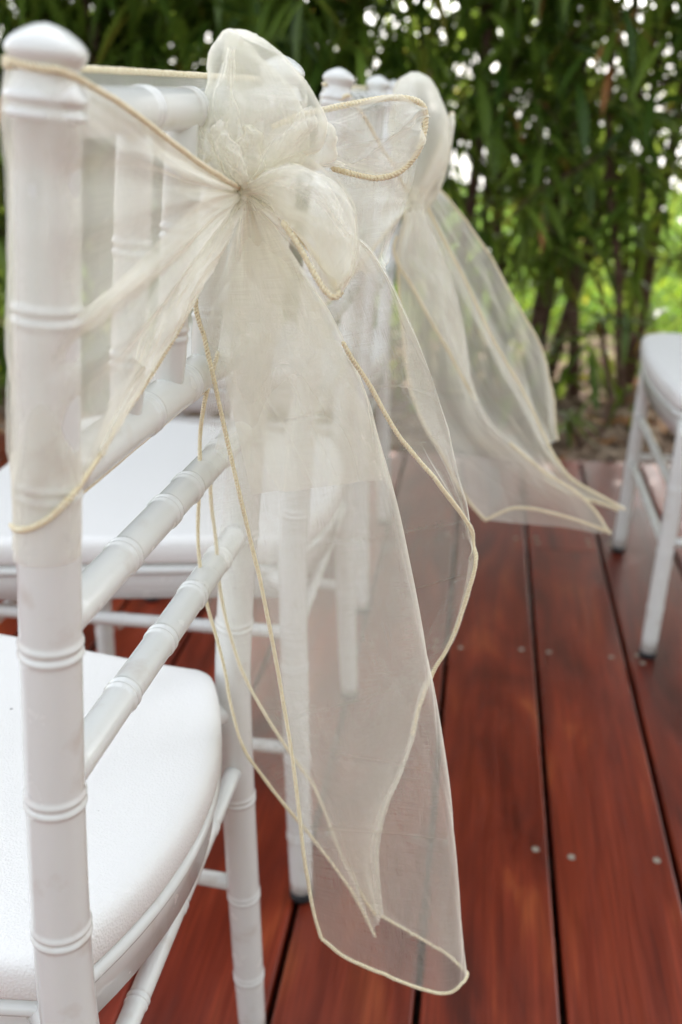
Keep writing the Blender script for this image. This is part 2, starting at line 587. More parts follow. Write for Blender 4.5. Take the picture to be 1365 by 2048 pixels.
def foliage_mesh(specs, name):
    vs, fs, tone = [], [], []
    for base, d, up, l, w, dr in specs:
        b0 = len(vs)
        for r in leaf_verts(base, d, up, l, w, dr): vs += r
        tn = random.random()
        tone += [tn] * 15
        for i in range(4):
            for j in range(2):
                a = b0 + i * 3 + j
                fs.append((a, a + 1, a + 4, a + 3))
    me = mesh_from(vs, fs, name)
    at_ = me.attributes.new('tone', 'FLOAT', 'POINT')
    at_.data.foreach_set('value', tone)
    return me


def branch_path(p, d, l, n=7, wob=0.12, lift=0.0):
    pts = [p.copy()]
    d = d.normalized()
    for i in range(n):
        d = (d + Vector((random.gauss(0, wob), random.gauss(0, wob), random.gauss(0, wob) + lift))).normalized()
        pts.append(pts[-1] + d * (l / n))
    return pts


def whorls(path, start, spec, step=0.045, l=0.15, w=0.025):
    P = resample(path, 40)
    L = float(np.sum(np.linalg.norm(np.diff(P, axis=0), axis=1)))
    s = start * L
    a0 = random.random() * 6
    while s < L:
        x = s / L * 39
        i = min(int(x), 38)
        p = Vector(P[i]) .lerp(Vector(P[i + 1]), x - i)
        t = (Vector(P[i + 1]) - Vector(P[i])).normalized()
        o = t.orthogonal().normalized()
        for k in range(3):
            a = a0 + k * 2.094 + random.gauss(0, .25)
            r = (o * cos(a) + t.cross(o) * sin(a))
            d = r * random.uniform(.7, 1.1) + t * random.uniform(.2, .9)
            ll = l * random.uniform(.65, 1.25)
            spec.append((p, d, t, ll, w * random.uniform(.75, 1.3), random.uniform(.1, .75)))
        a0 += 1.05
        s += step * random.uniform(.7, 1.3)


single_leaf_me = foliage_mesh([(Vector((0, 0, 0)), Vector((1, 0, 0)), Vector((0, 0, 1)), 1.0, 0.15, 0.28)], 'leaf')
single_leaf_me.attributes['tone'].data.foreach_set('value', [0.0] * 15)
single_leaf_me.materials.append(LEAF)
single_leaf_me.polygons.foreach_set('use_smooth', [True] * len(single_leaf_me.polygons))
dead_leaf_me = single_leaf_me.copy()
dead_leaf_me.materials.clear()
dead_leaf_me.materials.append(DEADLEAF)


def leaf_matrix(base, d, up, l):
    d = d.normalized()
    y = up.cross(d)
    y = y.normalized() if y.length > 1e-4 else d.orthogonal().normalized()
    z = d.cross(y)
    m = Matrix((d, y, z)).transposed().to_4x4()
    m = Matrix.Translation(base) @ m @ Matrix.Scale(l, 4)
    return m


def shrub(u, v, label, trunks, density, nsingle, dead=2, lean=0.0, low=1.0):
    root = empty('oleander_shrub', (u, v, -0.05))
    tag(root, label, 'shrub', 'oleander shrubs of the hedge')
    spec = []
    for tx, ty, lx, ly, r, hgt in trunks:
        p = Vector((tx, ty, 0))
        path = [p]
        n = 12
        for i in range(1, n + 1):
            z = hgt * i / n
            path.append(Vector((tx + lx * z + 0.03 * noise.noise((u * 9 + tx * 30, z * 2.2, 3)), ty + ly * z + 0.03 * noise.noise((u * 7 + 5, z * 2.2, 8 + tx * 20)), z)))
        P = crom(path, 30)
        mb = MB()
        mb.tube(P, [r * (1 - 0.6 * i / 29) * (1 + .08 * noise.noise((i * .5, tx * 9, u))) for i in range(30)], 9)
        mb.build('stem', BARK, root)
        # side branches
        for i in range(int(13 * density)):
            k = random.randint(5, 29)
            b = Vector(P[k])
            a = random.random() * 2 * pi
            d = Vector((cos(a), sin(a), random.uniform(.1, .9)))
            bp = branch_path(b, d, random.uniform(.3, .7), 7, .14, 0.0)
            mb = MB()
            mb.tube(bp, [0.006 * (1 - .7 * j / 7) for j in range(8)], 5)
            branches.v += [] if False else []
            base = len(branches.v)
            off = Vector((u, v, -0.05))
            branches.v += [tuple(Vector(q) + off) for q in mb.v]
            branches.f += [tuple(base + q for q in f) for f in mb.f]
            whorls(bp, .25, spec)
    return root, spec


def hedge():
    global branches
    # (u, v, label, trunks, density, singles)
    T = lambda n, r=.014, sp=.16, h=2.6: [(random.uniform(-sp, sp), random.uniform(-.2, .2), random.gauss(0, .10), random.gauss(0, .07), r * random.uniform(.7, 1.3), h) for _ in range(n)]
    plants = [
        (-2.55, 3.25, 'dense dark oleander at the left end of the hedge, mostly out of frame', T(5), 2.2, 60),
        (-1.85, 3.2, 'dense dark oleander behind the post of the nearest chair', T(5), 2.4, 160),
        (-1.25, 3.25, 'dense oleander between the near chair post and the big bow', T(5), 2.2, 160),
        (-0.62, 3.2, 'oleander rising behind the knot of the nearest bow, with brown stems', T(4), 1.9, 160),
        (-0.08, 3.3, 'oleander with stems behind the second bow', T(4, .017), 1.3, 170),
        (0.20, 3.35, 'oleander with the thickest forked brown trunk, right of the second bow', [(-.02, 0, .06, .0, .036, 2.6), (.02, .06, .22, .02, .024, 2.6), (-.1, .1, -.12, 0, .018, 2.6), (.12, -.05, -.10, .02, .020, 2.6)], 1.05, 190),
        (0.62, 3.25, 'loose oleander with drooping leaves above the empty chair seat', T(4, .016), 1.0, 190),
        (0.98, 3.1, 'oleander with pale slim stems at the right edge of the photo', [(-.12, .05, .02, 0, .017, 2.6), (.0, 0, .05, 0, .02, 2.6), (.16, .1, -.06, .02, .016, 2.6)], 1.1, 150),
        (1.6, 3.3, 'oleander at the right end of the hedge, mostly out of frame', T(4), 1.6, 60),
    ]
    for u, v, label, trunks, dens, ns in plants:
        branches = MB()
        root, spec = shrub(u, v, label, trunks, dens, ns)
        # leaves hanging lower on the front, thrown in around the stems
        for _ in range(int((900 if u < -.3 else 330) * dens)):
            z = random.choice((random.uniform(.45, 1.7), random.uniform(.8, 1.7), random.uniform(.8, 1.7), random.uniform(.12, .9)))
            p = Vector((random.gauss(0, .24), random.gauss(-.05, .24), z))
            a = random.random() * 6.3
            spec.append((p, Vector((cos(a), sin(a), random.uniform(-1.1, .5))), Vector((0, 0, 1)), random.uniform(.11, .22), random.uniform(.022, .036), random.uniform(.2, .8)))
        # the crown overhead, out of view, packed dense to block the sun
        crown = []
        for _ in range(3600):
            z = random.uniform(1.5, 4.3)
            p = Vector((random.uniform(-.42, .42), random.gauss(0, .30), z))
            a = random.random() * 6.3
            crown.append((p, Vector((cos(a), sin(a), random.uniform(-.7, .9))), Vector((0, 0, 1)), random.uniform(.13, .2), random.uniform(.028, .042), random.uniform(.1, .6)))
        off = Vector((u, v, -.05))
        cands = [q for q in spec if q[0].z < 1.35]
        cands.sort(key=lambda q: q[0].y + random.uniform(-.05, .05))     # the ones nearest the deck show largest
        single = cands[:ns]
        sid = set(id(q) for q in single)
        rest = [q for q in spec if id(q) not in sid]
        for i, (b, d, up, l, w, dr) in enumerate(single):
            o = bpy.data.objects.new('leaf', dead_leaf_me if i % 37 == 11 else single_leaf_me)
            COL.objects.link(o)
            o.parent = root
            d2 = d.normalized() + Vector((0, 0, -dr * .5))
            o.matrix_local = leaf_matrix(b, d2, Vector((0, 0, 1)), l)
        me = foliage_mesh(rest, 'foliage')
        f = link('foliage', me, LEAF, root)
        tag(f, kind='stuff')
        me = foliage_mesh(crown, 'crown')
        f = link('crown', me, LEAF, root)
        tag(f, kind='stuff')
        bo = branches.build('twigs', BARK, None)
        bo.parent = root
        bo.matrix_parent_inverse = Matrix.Translation(off).inverted()
        tag(bo, kind='stuff')


hedge()

spec = []  # added out-of-view hedge that dims light from the right and behind
for _ in range(6500):
    if random.random() < .45: p = Vector((random.gauss(4.3, .25), random.uniform(-5.0, 4.2), 3.4 * random.random()))
    else: p = Vector((random.uniform(-5.5, 4.5), random.gauss(-4.2, .25), 1.7 * random.random()))
    a = random.random() * 6.3
    spec.append((p, Vector((cos(a), sin(a), random.uniform(-.9, .5))), Vector((0, 0, 1)), random.uniform(.22, .36), random.uniform(.07, .10), random.uniform(.1, .6)))
o = link('light_blocking_hedge', foliage_mesh(spec, 'light_blocking_hedge'), LEAF)
tag(o, 'unseen leaf hedge added to cut light from the right and behind', None, None, 'stuff')

# low bright plants in the sun behind the hedge foot
spec = []
for _ in range(4200):
    x, y = random.uniform(-3.0, 3.2), 4.9 - 1.9 * random.random() ** 1.4
    p = Vector((x, y, random.uniform(-.04, .10 + .22 * max(0, noise.noise((x * 1.5, y * 2, 4))))))
    a = random.random() * 6.3
    spec.append((p, Vector((cos(a), sin(a), random.uniform(.1, 1.4))), Vector((0, 0, 1)), random.uniform(.06, .14), random.uniform(.015, .03), random.uniform(.1, .7)))
o = link('ground_cover', foliage_mesh(spec, 'ground_cover'), LEAF_Y)
tag(o, 'bright green low plants in the sun behind the hedge', None, None, 'stuff')
spec = []
for _ in range(9000):
    x, y = random.uniform(-4, 5), 4.4 + 6.0 * random.random() ** 1.6
    a = random.random() * 6.3
    spec.append((Vector((x, y, -.05)), Vector((cos(a) * .6, sin(a) * .6, 1)), Vector((1, 0, 0)), random.uniform(.05, .11), .012, .15))
o = link('lawn_blades', foliage_mesh(spec, 'lawn_blades'), LEAF_Y)
tag(o, 'sunlit grass blades of the lawn behind the hedge', None, None, 'stuff')
# young stems with a rosette at the foot of the hedge
for u, v, h, lab in ((0.36, 2.86, .36, 'small oleander seedling with a spread rosette left of the empty chair'), (0.27, 2.72, .12, 'tiny green sprout in the mulch at the deck edge'), (-0.02, 2.85, .30, 'small oleander seedling behind the tails of the second bow')):
    r = empty('seedling', (u, v, -.04))
    tag(r, lab, 'plant')
    mb = MB()
    pth = [Vector((0.02 * sin(i), 0.012 * cos(i * 2), h * i / 5)) for i in range(6)]
    mb.tube(crom(pth, 12), 0.008, 7)
    mb.build('stem', BARK, r)
    for i in range(16):
        a = i * 2.4
        o = bpy.data.objects.new('leaf', single_leaf_me)
        COL.objects.link(o)
        o.parent = r
        o.matrix_local = leaf_matrix(pth[-1] + Vector((0, 0, -.012 * (i % 5))), Vector((cos(a), sin(a), random.uniform(-.35, .6))), Vector((0, 0, 1)), random.uniform(.10, .17) * min(1, h / .25 + .2))


# ================================================================== CHAIRS
class ChairShape:
    """the outline of one chiavari chair in world space (U across the boards, V along them)"""

    def __init__(s, U, V, yaw, twist=0., L=.050, wt=.36, ws=.385, wf=.425, df=.0086, H=.9152):
        s.U, s.V, s.yaw, s.twist, s.L, s.wt, s.ws, s.wf, s.df, s.H = U, V, yaw, twist, L, wt, ws, wf, df, H

    def frame(s, z):
        t = (z - .43) / (s.H - .43)
        b = s.L * max(t, 0) ** 1.3 + (s.df * ((.43 - z) / .43) ** 1.5 if z < .43 else 0)
        return s.yaw + s.twist * t, b, float(np.interp(z, [0, .43, s.H], [s.wf, s.ws, s.wt]))

    def post(s, z, sgn):
        a, b, w = s.frame(z)
        return Vector((s.U + b * cos(a) - sgn * w / 2 * sin(a), s.V + sgn * w / 2 * cos(a) + b * sin(a), z))

    def on(s, x, y, z):
        """chair frame at seat level: x backwards, y across, z up"""
        a = s.yaw
        return Vector((s.U + x * cos(a) - y * sin(a), s.V + y * cos(a) + x * sin(a), z))


def ringed(path_fn, t0, t1, rings, r_fn, n=60, amp=.0011, w=.0028):
    """samples of a bar with pairs of bamboo rings: returns path and radii"""
    ts = set(np.linspace(t0, t1, n))
    for q in rings:
        for dlt in np.linspace(-3, 3, 17): ts.add(q + dlt * w)
    ts = sorted(x for x in ts if t0 <= x <= t1)
    path, rad = [], []
    for x in ts:
        r = r_fn(x)
        for q in rings:
            e = (x - q) / w
            r += amp * (exp(-((e - .95) / .62) ** 2) + exp(-((e + .95) / .62) ** 2)) - amp * .5 * exp(-(e / .4) ** 2)
        path.append(path_fn(x))
        rad.append(r)
    return path, rad


FINIAL = [(-.0345, .0130), (-.0330, .0149), (-.0315, .0157), (-.0300, .0155), (-.0288, .0143), (-.0276, .0145), (-.0262, .0158), (-.0245, .0157), (-.0225, .0145), (-.0195, .0126), (-.0170, .0119),
          (-.0150, .0121), (-.0130, .0136), (-.0115, .0146), (-.0098, .0150), (-.0082, .0148), (-.0060, .0132), (-.0040, .0107), (-.0020, .0072), (-.0007, .0038), (0, .0004)]
POST_RINGS = [.81, .735, .657, .573, .49, .31, .195, .09]


def make_chair(cs, label, seat_z=.451):
    root = empty('chiavari_chair', cs.on(-.2, 0, 0), 0)
    bpy.context.view_layer.update()
    inv = Matrix.Translation(-root.location)

    def done(mb, name, m, parent=root, smooth=True):
        me = mesh_from([tuple(Vector(v) + inv.translation) for v in mb.v], mb.f, name)
        return link(name, me, m, parent, smooth)

    tag(root, label, 'chair', 'white wooden banquet chairs in rows')
    for sgn in (-1, 1):
        mb = MB()
        p, r = ringed(lambda z: cs.post(z, sgn), .012, cs.H - .0345, POST_RINGS, lambda z: float(np.interp(z, [0, .12, .43, .9], [.0135, .0148, .0152, .0130])), 50)
        # wear the finial on top as one turned piece with the post
        for dz, fr in FINIAL[1:]:
            p.append(cs.post(cs.H + dz, sgn)); r.append(fr)
        mb.tube(p, r, 36)
        pst = done(mb, 'rear_leg', PAINT)
        mb = MB()
        mb.tube([cs.post(0, sgn), cs.post(.003, sgn), cs.post(.0125, sgn)], [.0125, .0142, .0142], 20)
        done(mb, 'foot_cap', RUBBER, pst)
    def rail(z, r, rings, name, zb=None):
        a, b = cs.post(z, -1), cs.post(z, 1)
        L = (b - a).length
        mb = MB()
        p, rr = ringed(lambda t: a.lerp(b, t), .02, .98, rings, lambda t: r, 20, .0010, .0028 / L)
        mb.tube(p, rr, 28)
        done(mb, name, PAINT)
    rail(.8847, .0100, [.289, .472, .66, .85], 'top_rail')
    rail(.7356, .0112, [.333, .52, .70, .88], 'back_rail')
    rail(.6635, .0098, [.258, .455, .577, .78], 'back_rail')
    rail(.5758, .0098, [.261, .453, .641, .82], 'back_rail')
    for t in (.262, .45, .635, .82):
        a, b = cs.post(.7356, -1).lerp(cs.post(.7356, 1), t), cs.post(.8847, -1).lerp(cs.post(.8847, 1), t)
        mb = MB()
        p, rr = ringed(lambda q: a.lerp(b, q), 0, 1, [.24, .60], lambda q: .0086 - .0022 * max(0, 1 - q / .16) ** 2 - .0012 * max(0, (q - .86) / .14), 16, .0009, .0026 / .15)
        mb.tube(p, rr, 24)
        done(mb, 'spindle', PAINT)
    # seat: front legs, apron, cushion
    D = .40
    hw_r, hw_f = cs.ws / 2 - .014, cs.ws / 2 + .038
    fl = []
    for sgn in (-1, 1):
        top, bot = cs.on(-D + .02, sgn * (hw_f - .022), seat_z - .045), cs.on(-D + .005, sgn * (hw_f - .012), .012)
        mb = MB()
        p, rr = ringed(lambda q: bot.lerp(top, q), 0, 1, [.2, .45, .72], lambda q: .0138, 16, .0009, .0026 / .4)
        mb.tube(p, rr, 28)
        l = done(mb, 'front_leg', PAINT)
        mb = MB()
        d = (bot - top).normalized()
        mb.tube([bot, bot + d * .009, bot + d * .0122], [.0142, .0142, .0126], 20)
        done(mb, 'foot_cap', RUBBER, l)
        fl.append((bot, top))

    def outline(grow, n=16):
        """plan of the seat: rounded trapezoid, its back edge bowed out between the posts"""
        o = []
        def corner(cx, cy, a0, a1, r, m=8):
            for k in range(m + 1):
                a = a0 + (a1 - a0) * k / m
                o.append((cx + r * cos(a), cy + r * sin(a)))
        for k in range(1, n):                                     # back edge, -y to +y
            t = -1 + 2 * k / n
            o.append((-.030 + (.020 + grow) * .939 + .034 * (1 - t * t), t * (hw_r - .018 + (.020 + grow) * .343)))
        corner(-.030, hw_r - .02 + .002, .35, 1.35, .020 + grow, 5)
        for k in range(1, 8):
            t = k / 8
            o.append((-.035 + (-D + .09) * t, hw_r + (hw_f - hw_r) * t + grow))
        corner(-D + .055, hw_f - .055, pi / 2, pi, .055 + grow)
        for k in range(1, 8):
            t = -1 + 2 * k / 8
            o.append((-D - .012 * (1 - t * t) - grow, -t * (hw_f - .055)))
        corner(-D + .055, -hw_f + .055, pi, 1.5 * pi, .055 + grow)
        for k in range(1, 8):
            t = 1 - k / 8
            o.append((-.035 + (-D + .09) * t, -(hw_r + (hw_f - hw_r) * t + grow)))
        corner(-.030, -hw_r + .02 - .002, -1.35, -.35, .020 + grow, 5)
        return o

    def loft(levels, name, m, crown=0.0):
        mb = MB()
        rows = [[cs.on(x, y, z) for x, y in outline(g)] for z, g in levels]
        mb.grid(rows, True)
        n = len(rows[0])
        # fill the top with rings shrinking to the middle so that it can be domed
        last = outline(levels[-1][1])
        cx, cy = -D / 2, 0
        prev = len(mb.v) - n
        z = levels[-1][0]
        for s in (.97, .93, .87, .8, .7, .58, .44, .28, .12):
            b = len(mb.v)
            for x, y in last:
                X, Y = cx + (x - cx) * s, cy + (y - cy) * s
                mb.v.append(tuple(cs.on(X, Y, z + crown * max(0, 1 - ((X - cx) / .215) ** 2) ** .8 * max(0, 1 - (Y / (hw_r + .03)) ** 2) ** .8 * min(1, (1 - s) * 5))))
            for k in range(n):
                mb.f.append((prev + k, prev + (k + 1) % n, b + (k + 1) % n, b + k))
            prev = b
        mb.f.append(tuple(prev + k for k in range(n)))
        mb.f.append(tuple(reversed(range(n))))
        return done(mb, name, m)

    z = seat_z
    loft([(z - .078, -.010), (z - .076, -.005), (z - .050, -.0035), (z - .046, -.0035), (z - .044, .001), (z - .040, .003), (z - .036, .001), (z - .0345, -.004)], 'seat_frame', PAINT)
    loft([(z - .0335, -.006), (z - .032, .000), (z - .026, .0035), (z - .010, .0035), (z - .005, .0015), (z - .002, -.002), (z - .0005, -.007)], 'seat_cushion', VINYL, .004)
    for sgn in (-1, 1):
        q = cs.post(.405, sgn)
        mb = MB()
        e = q + (cs.on(-.03, sgn * (hw_r - .012), .405) - q) * 1.0
        mb.tube([q, q.lerp(e, .5), e], [.010, .0125, .0125], 16)
        done(mb, 'seat_bracket', PAINT)
    # stretchers
    def bar(a, b, name='stretcher', r=.0075):
        L = (b - a).length
        mb = MB()
        p, rr = ringed(lambda t: a.lerp(b, t), 0, 1, [.25, .5, .75], lambda t: r, 12, .0008, .0024 / L)
        mb.tube(p, rr, 20)
        done(mb, name, PAINT)
    def fleg(i, zz):
        b, t = fl[i]
        return b.lerp(t, (zz - b.z) / (t.z - b.z))
    bar(cs.post(.345, -1), cs.post(.345, 1))
    for zz in (.30, .20): bar(fleg(0, zz), fleg(1, zz))
    for i, sgn in enumerate((-1, 1)):
        bar(cs.post(.345 if i else .35, sgn), fleg(i, .36))
        bar(cs.post(.205, sgn), fleg(i, .215))
    return root


C1 = ChairShape(-.1975, .5423, -.0294, -.0544, L=.0501, wt=.3134, ws=.3357, wf=.3593)
C2 = ChairShape(-.185, 1.14, .0, 0, L=.048, wt=.335, ws=.385, wf=.44)
C3 = ChairShape(-.20, 1.86, .0, 0, L=.048, wt=.345, ws=.385, wf=.43)
C4 = ChairShape(.71, 1.775, .0, 0, L=.048, wt=.345, ws=.385, wf=.43)
make_chair(C1, 'nearest white chair with the large sharp organza bow on its back')
make_chair(C2, 'second white chair in the row, behind the nearest one, its bow out of focus', .455)
make_chair(C3, 'third white chair in the row, mostly hidden behind the second chair and bow', .455)
make_chair(C4, 'white chair at the right edge of the photo, its seat empty', .468)


# ================================================================== SASHES
def sheet(name, rows, nu, nv, parent, disp=None, m=None, knots=None):
    """a cloth lofted through rows of points; rows run along the cloth, points run across it"""
    m = m or ORG
    R = [crom(r, nu) for r in rows]
    R = np.array(R)                                     # rows x nu x 3
    G = np.array([crom(R[:, j], ts=np.linspace(0, 1, nv)) for j in range(nu)]).transpose(1, 0, 2)   # nv x nu x 3
    du = np.gradient(G, axis=1)
    dv = np.gradient(G, axis=0)
    nn = np.cross(du, dv)
    ln = np.linalg.norm(nn, axis=2, keepdims=True)
    nn = nn / np.maximum(ln, 1e-9)
    uu, vv = np.meshgrid(np.linspace(0, 1, nu), np.linspace(0, 1, nv))
    if disp is not None:
        G = G + nn * disp(uu, vv)[..., None]
    idx = np.arange(nu * nv).reshape(nv, nu)
    F = np.stack([idx[:-1, :-1], idx[:-1, 1:], idx[1:, 1:], idx[1:, :-1]], -1).reshape(-1, 4)
    me = bpy.data.meshes.new(name)
    me.from_pydata(G.reshape(-1, 3).tolist(), [], F.tolist())
    uvl = me.uv_layers.new(name='UVMap')
    li = np.zeros(len(me.loops), int)
    me.loops.foreach_get('vertex_index', li)
    su = float(np.mean(np.linalg.norm(np.diff(G, axis=1), axis=2).sum(1)))
    sv_ = float(np.mean(np.linalg.norm(np.diff(G, axis=0), axis=2).sum(0)))
    uvs = np.stack([uu.reshape(-1)[li] * su * 2.5, vv.reshape(-1)[li] * sv_ * 2.5], 1)
    uvl.data.foreach_set('uv', uvs.reshape(-1))
    wd = np.linalg.norm(np.diff(G, axis=1), axis=2).sum(1)
    gat = np.clip((np.percentile(wd, 85) / np.maximum(wd, 1e-5)) ** .95, 1, 6)
    ga = me.attributes.new('gather', 'FLOAT', 'POINT')
    ga.data.foreach_set('value', np.repeat(gat, nu).astype(np.float32))
    me.update()
    o = link(name, me, m, parent)
    return o, G


def pleats(seed, n=7, a0=.004, a1=.0008, fall=5, wr=.0006, creases=(), cw=.006):
    """lengthwise gathers that open out away from the knot (v=0), small wrinkles, and pressed cross creases"""
    r = np.random.default_rng(seed)
    ph = r.random(4) * 6.3
    fr = n * (1 + r.random(4) * .5)
    k1 = r.random((5, 2)) * 6.3
    def f(u, v):
        amp = a1 + (a0 - a1) * np.exp(-v * fall)
        d = np.zeros_like(u)
        for i in range(3):
            d += np.sin(2 * pi * fr[i] * u * (.34 + .17 * i) + ph[i] + 1.2 * np.sin(3 * v + ph[i] * 2)) * (.62, .38, .22)[i]
        d *= amp
        fi = a0 * .16 * np.exp(-v * fall * 1.7)
        d += fi * (np.sin(2 * pi * n * 1.55 * u + ph[3]) + .7 * np.sin(2 * pi * n * 2.3 * u + ph[1] + 2 * v))
        for i in range(5):
            d += wr * np.sin((5 + 4.3 * i) * v + k1[i, 0] + 2.5 * u * (i - 2)) * np.sin((3 + 2.1 * i) * u + k1[i, 1] + 1.5 * v)
        for i in range(4):                                             # crumple lines: narrow ridges running every which way
            q = np.sin((4 + 2.1 * i) * v * (1 if i % 2 else -1) + (2.5 + 3.7 * i) * u + k1[i, 1] + .8 * np.sin(5 * u + k1[i, 0]))
            d += wr * .7 * (1 - np.abs(q)) ** 7
        for c, a, u0, u1, sl in creases:
            e = np.abs(v - c - sl * (u - .5)) / cw
            d += a * np.maximum(0, 1 - e) * np.clip((u - u0) * 12, 0, 1) * np.clip((u1 - u) * 12, 0, 1)
        return d
    return f


def edging(path, parent, r=.00095, a=.00105, pitch=.0038, name='edging'):
    """crocheted edging: two thread strands winding round each other along an edge of the cloth"""
    P = np.array([list(p) for p in path], float)
    L = np.linalg.norm(np.diff(P, axis=0), axis=1).sum()
    n = max(12, int(L / pitch * 7))
    P = resample(P, n)
    T = np.gradient(P, axis=0)
    T /= np.maximum(np.linalg.norm(T, axis=1, keepdims=True), 1e-9)
    ref = np.array([0.31, 0.74, 0.2])
    Nn = np.cross(T, ref)
    Nn /= np.maximum(np.linalg.norm(Nn, axis=1, keepdims=True), 1e-6)
    B = np.cross(T, Nn)
    th = np.linspace(0, L, n) / pitch * 2 * pi
    mb = MB()
    jit = np.array([noise.noise((q * 60, 3, L)) for q in np.linspace(0, L, n)]) * .25 + 1
    for ph in (0, pi):
        Q = P + (Nn * np.cos(th + ph)[:, None] + B * np.sin(th + ph)[:, None]) * (a * jit)[:, None]
        mb.tube([Vector(q) for q in Q], r, 5, True)
    return mb.build(name, TRIM, parent)


def root_sash(name, loc, label):
    o = empty(name, loc)
    tag(o, label, 'sash', 'organza sashes tied round the chair backs')
    return o


def fix_parent(root):
    """the cloth is modelled in place: keep it there under a root at the knot"""
    bpy.context.view_layer.update()
    for c in root.children:
        c.matrix_parent_inverse = root.matrix_world.inverted()


def px(seq, v):
    """points from (x, y) or (x, y, dv) along the line of sight at depth v + dv"""
    return [at(q[0], q[1], v + (q[2] if len(q) > 2 else 0)) for q in seq]


# ------------------------------------------------------------------ sash of the nearest chair
KV = .545
knot = at(490, 375, KV)
S1 = root_sash('organza_sash', knot, 'ivory organza sash tied in a large sharp bow on the nearest chair')


def wrap_path(cs, z_l, z_r, R, far_front=True, off=.018):
    """one thread of the band: along the front of the chair back, then round the near post to its rear side"""
    pts = []
    zf = z_l
    for t in (1.0, .8, .6, .4, .2, .06):
        p = cs.post(zf, -1).lerp(cs.post(zf, 1), t)
        pts.append(p + Vector((-off, 0, 0)))
    return pts


def wrap_r(cs, z):
    """outside of the turned post at height z, plus a hair"""
    return float(np.interp(cs.H - z, [.006, .010, .017, .0245, .033, .037, .12, .5], [.0138, .0150, .0121, .0148, .0147, .0135, .0140, .0158]))


def band(cs, z_top, z_bot, parent, R=.0156):
    rows = []
    n = 12
    tops = []
    for i in range(n + 1):
        s = i / n
        zf = z_top + (z_bot - z_top) * s
        pts = []
        for t in (1.02, .8, .6, .4, .2, .08):
            p = cs.post(zf, -1).lerp(cs.post(zf, 1), t)
            pts.append(p + Vector((-.0138 - .0008 * sin(9 * t + 4 * s), 0, 0)))
        for a in ((200, 215, 230) if True else ()):
            q = radians(a)
            p = cs.post(zf - .004 * (a - 200) / 150, -1)
            rr = wrap_r(cs, zf) + .0004 * sin(a * .11 + s * 23)
            pts.append(p + Vector((cos(q) * rr, sin(q) * rr, 0)))
        rows.append(pts)
    R_ = list(map(list, zip(*rows)))       # run along the band, across = height
    o, G = sheet('band', R_, 60, 150, parent, pleats(3, 5, .0006, .0006, 0, .0004))
    edging(G[:, 0], o, .00085, .0009)
    edging(G[:84, -1], o, .0008, .0008)
    return o


band(C1, C1.H - .014, .708, S1)

def under_wrap(cs, z_top, z_bot, parent):
    rows = []
    for a in range(190, 361, 17):
        q = radians(a)
        rows.append([cs.post(z, -1) + Vector((cos(q), sin(q), 0)) * (wrap_r(cs, z) + .0009) for z in np.linspace(z_top + .012 * sin(a * .05), z_bot, 8)])
    return sheet('band', rows, 40, 60, parent, pleats(7, 3, .0001, .0001, 0, .0002))


under_wrap(C1, .765, .704, S1)

# fan of cloth from the near post to the knot: outer turn round the post, then gathered in
FAN = [
    ((118, 128, 140, 152), [(240, 213), (350, 290), (440, 354), (480, 379)]),
    ((205, 215, 225, 238), [(260, 290), (360, 340), (440, 368), (481, 382)]),
    ((330, 336, 340, 342), [(270, 345), (370, 368), (440, 378), (482, 384)]),
    ((480, 488, 486, 478), [(270, 445), (370, 412), (440, 394), (483, 386)]),
    ((692, 684, 664, 632), [(270, 562), (370, 486), (440, 420), (484, 388)]),
    ((770, 768, 752, 720), [(270, 640), (370, 530), (440, 438), (485, 390)]),
    ((900, 896, 880, 832), [(265, 720), (360, 585), (440, 462), (486, 392)]),
    ((1042, 1036, 1014, 968), [(222, 880), (290, 768), (380, 618), (440, 505), (487, 395)]),
]


def fan_rows():
    rows = []
    for k, (ys, tail) in enumerate(FAN):
        pts = []
        for y, a in zip(ys, (205, 245, 290, 340)):
            q = radians(a)
            # height on the post that shows at photo row y
            lo, hi = .30, .93
            for _ in range(40):
                m = (lo + hi) / 2
                P = C1.post(m, -1) - Vector((0, 0, CAMH))
                yy = 1024 + FPX * P.dot(CD) / P.dot(CF)
                if yy > y: lo = m
                else: hi = m
            zc = (lo + hi) / 2
            bulge = wrap_r(C1, zc) + .0005 + (.0022 if k == 4 else 0)
            pts.append(C1.post(zc, -1) + Vector((cos(q) * bulge, sin(q) * bulge, 0)))
        m = len(tail)
        for i, (x, y) in enumerate(tail):
            t = (i + 1) / m
            v = .395 + (KV - .395) * (t ** 1.3 if k < 2 else t)
            pts.append(at(x, y, v))
        if m == 4:
            pass
        pts = [Vector(p) for p in crom(pts, 12)]
        rows.append(pts)
    return rows


fr = fan_rows()
cols = list(map(list, zip(*fr)))
fan_pl = pleats(21, 8, .0012, .0012, 0, .0009)


def fan_disp(u, v):
    g = np.clip((v - .25) / .75, 0, 1)
    return fan_pl(u, v) * (.25 + .9 * g) * (1 - .5 * np.clip((v - .9) * 10, 0, 1)) + .0028 * np.sin(u * 34 + 2 * v) * g * (1 - g) * 2.2


o, G = sheet('wrap_fan', cols, 110, 130, S1, fan_disp)
edging(G[:, 0], o, .0008, .0008)
edging(G[:122, -1], o, .0008, .00085)

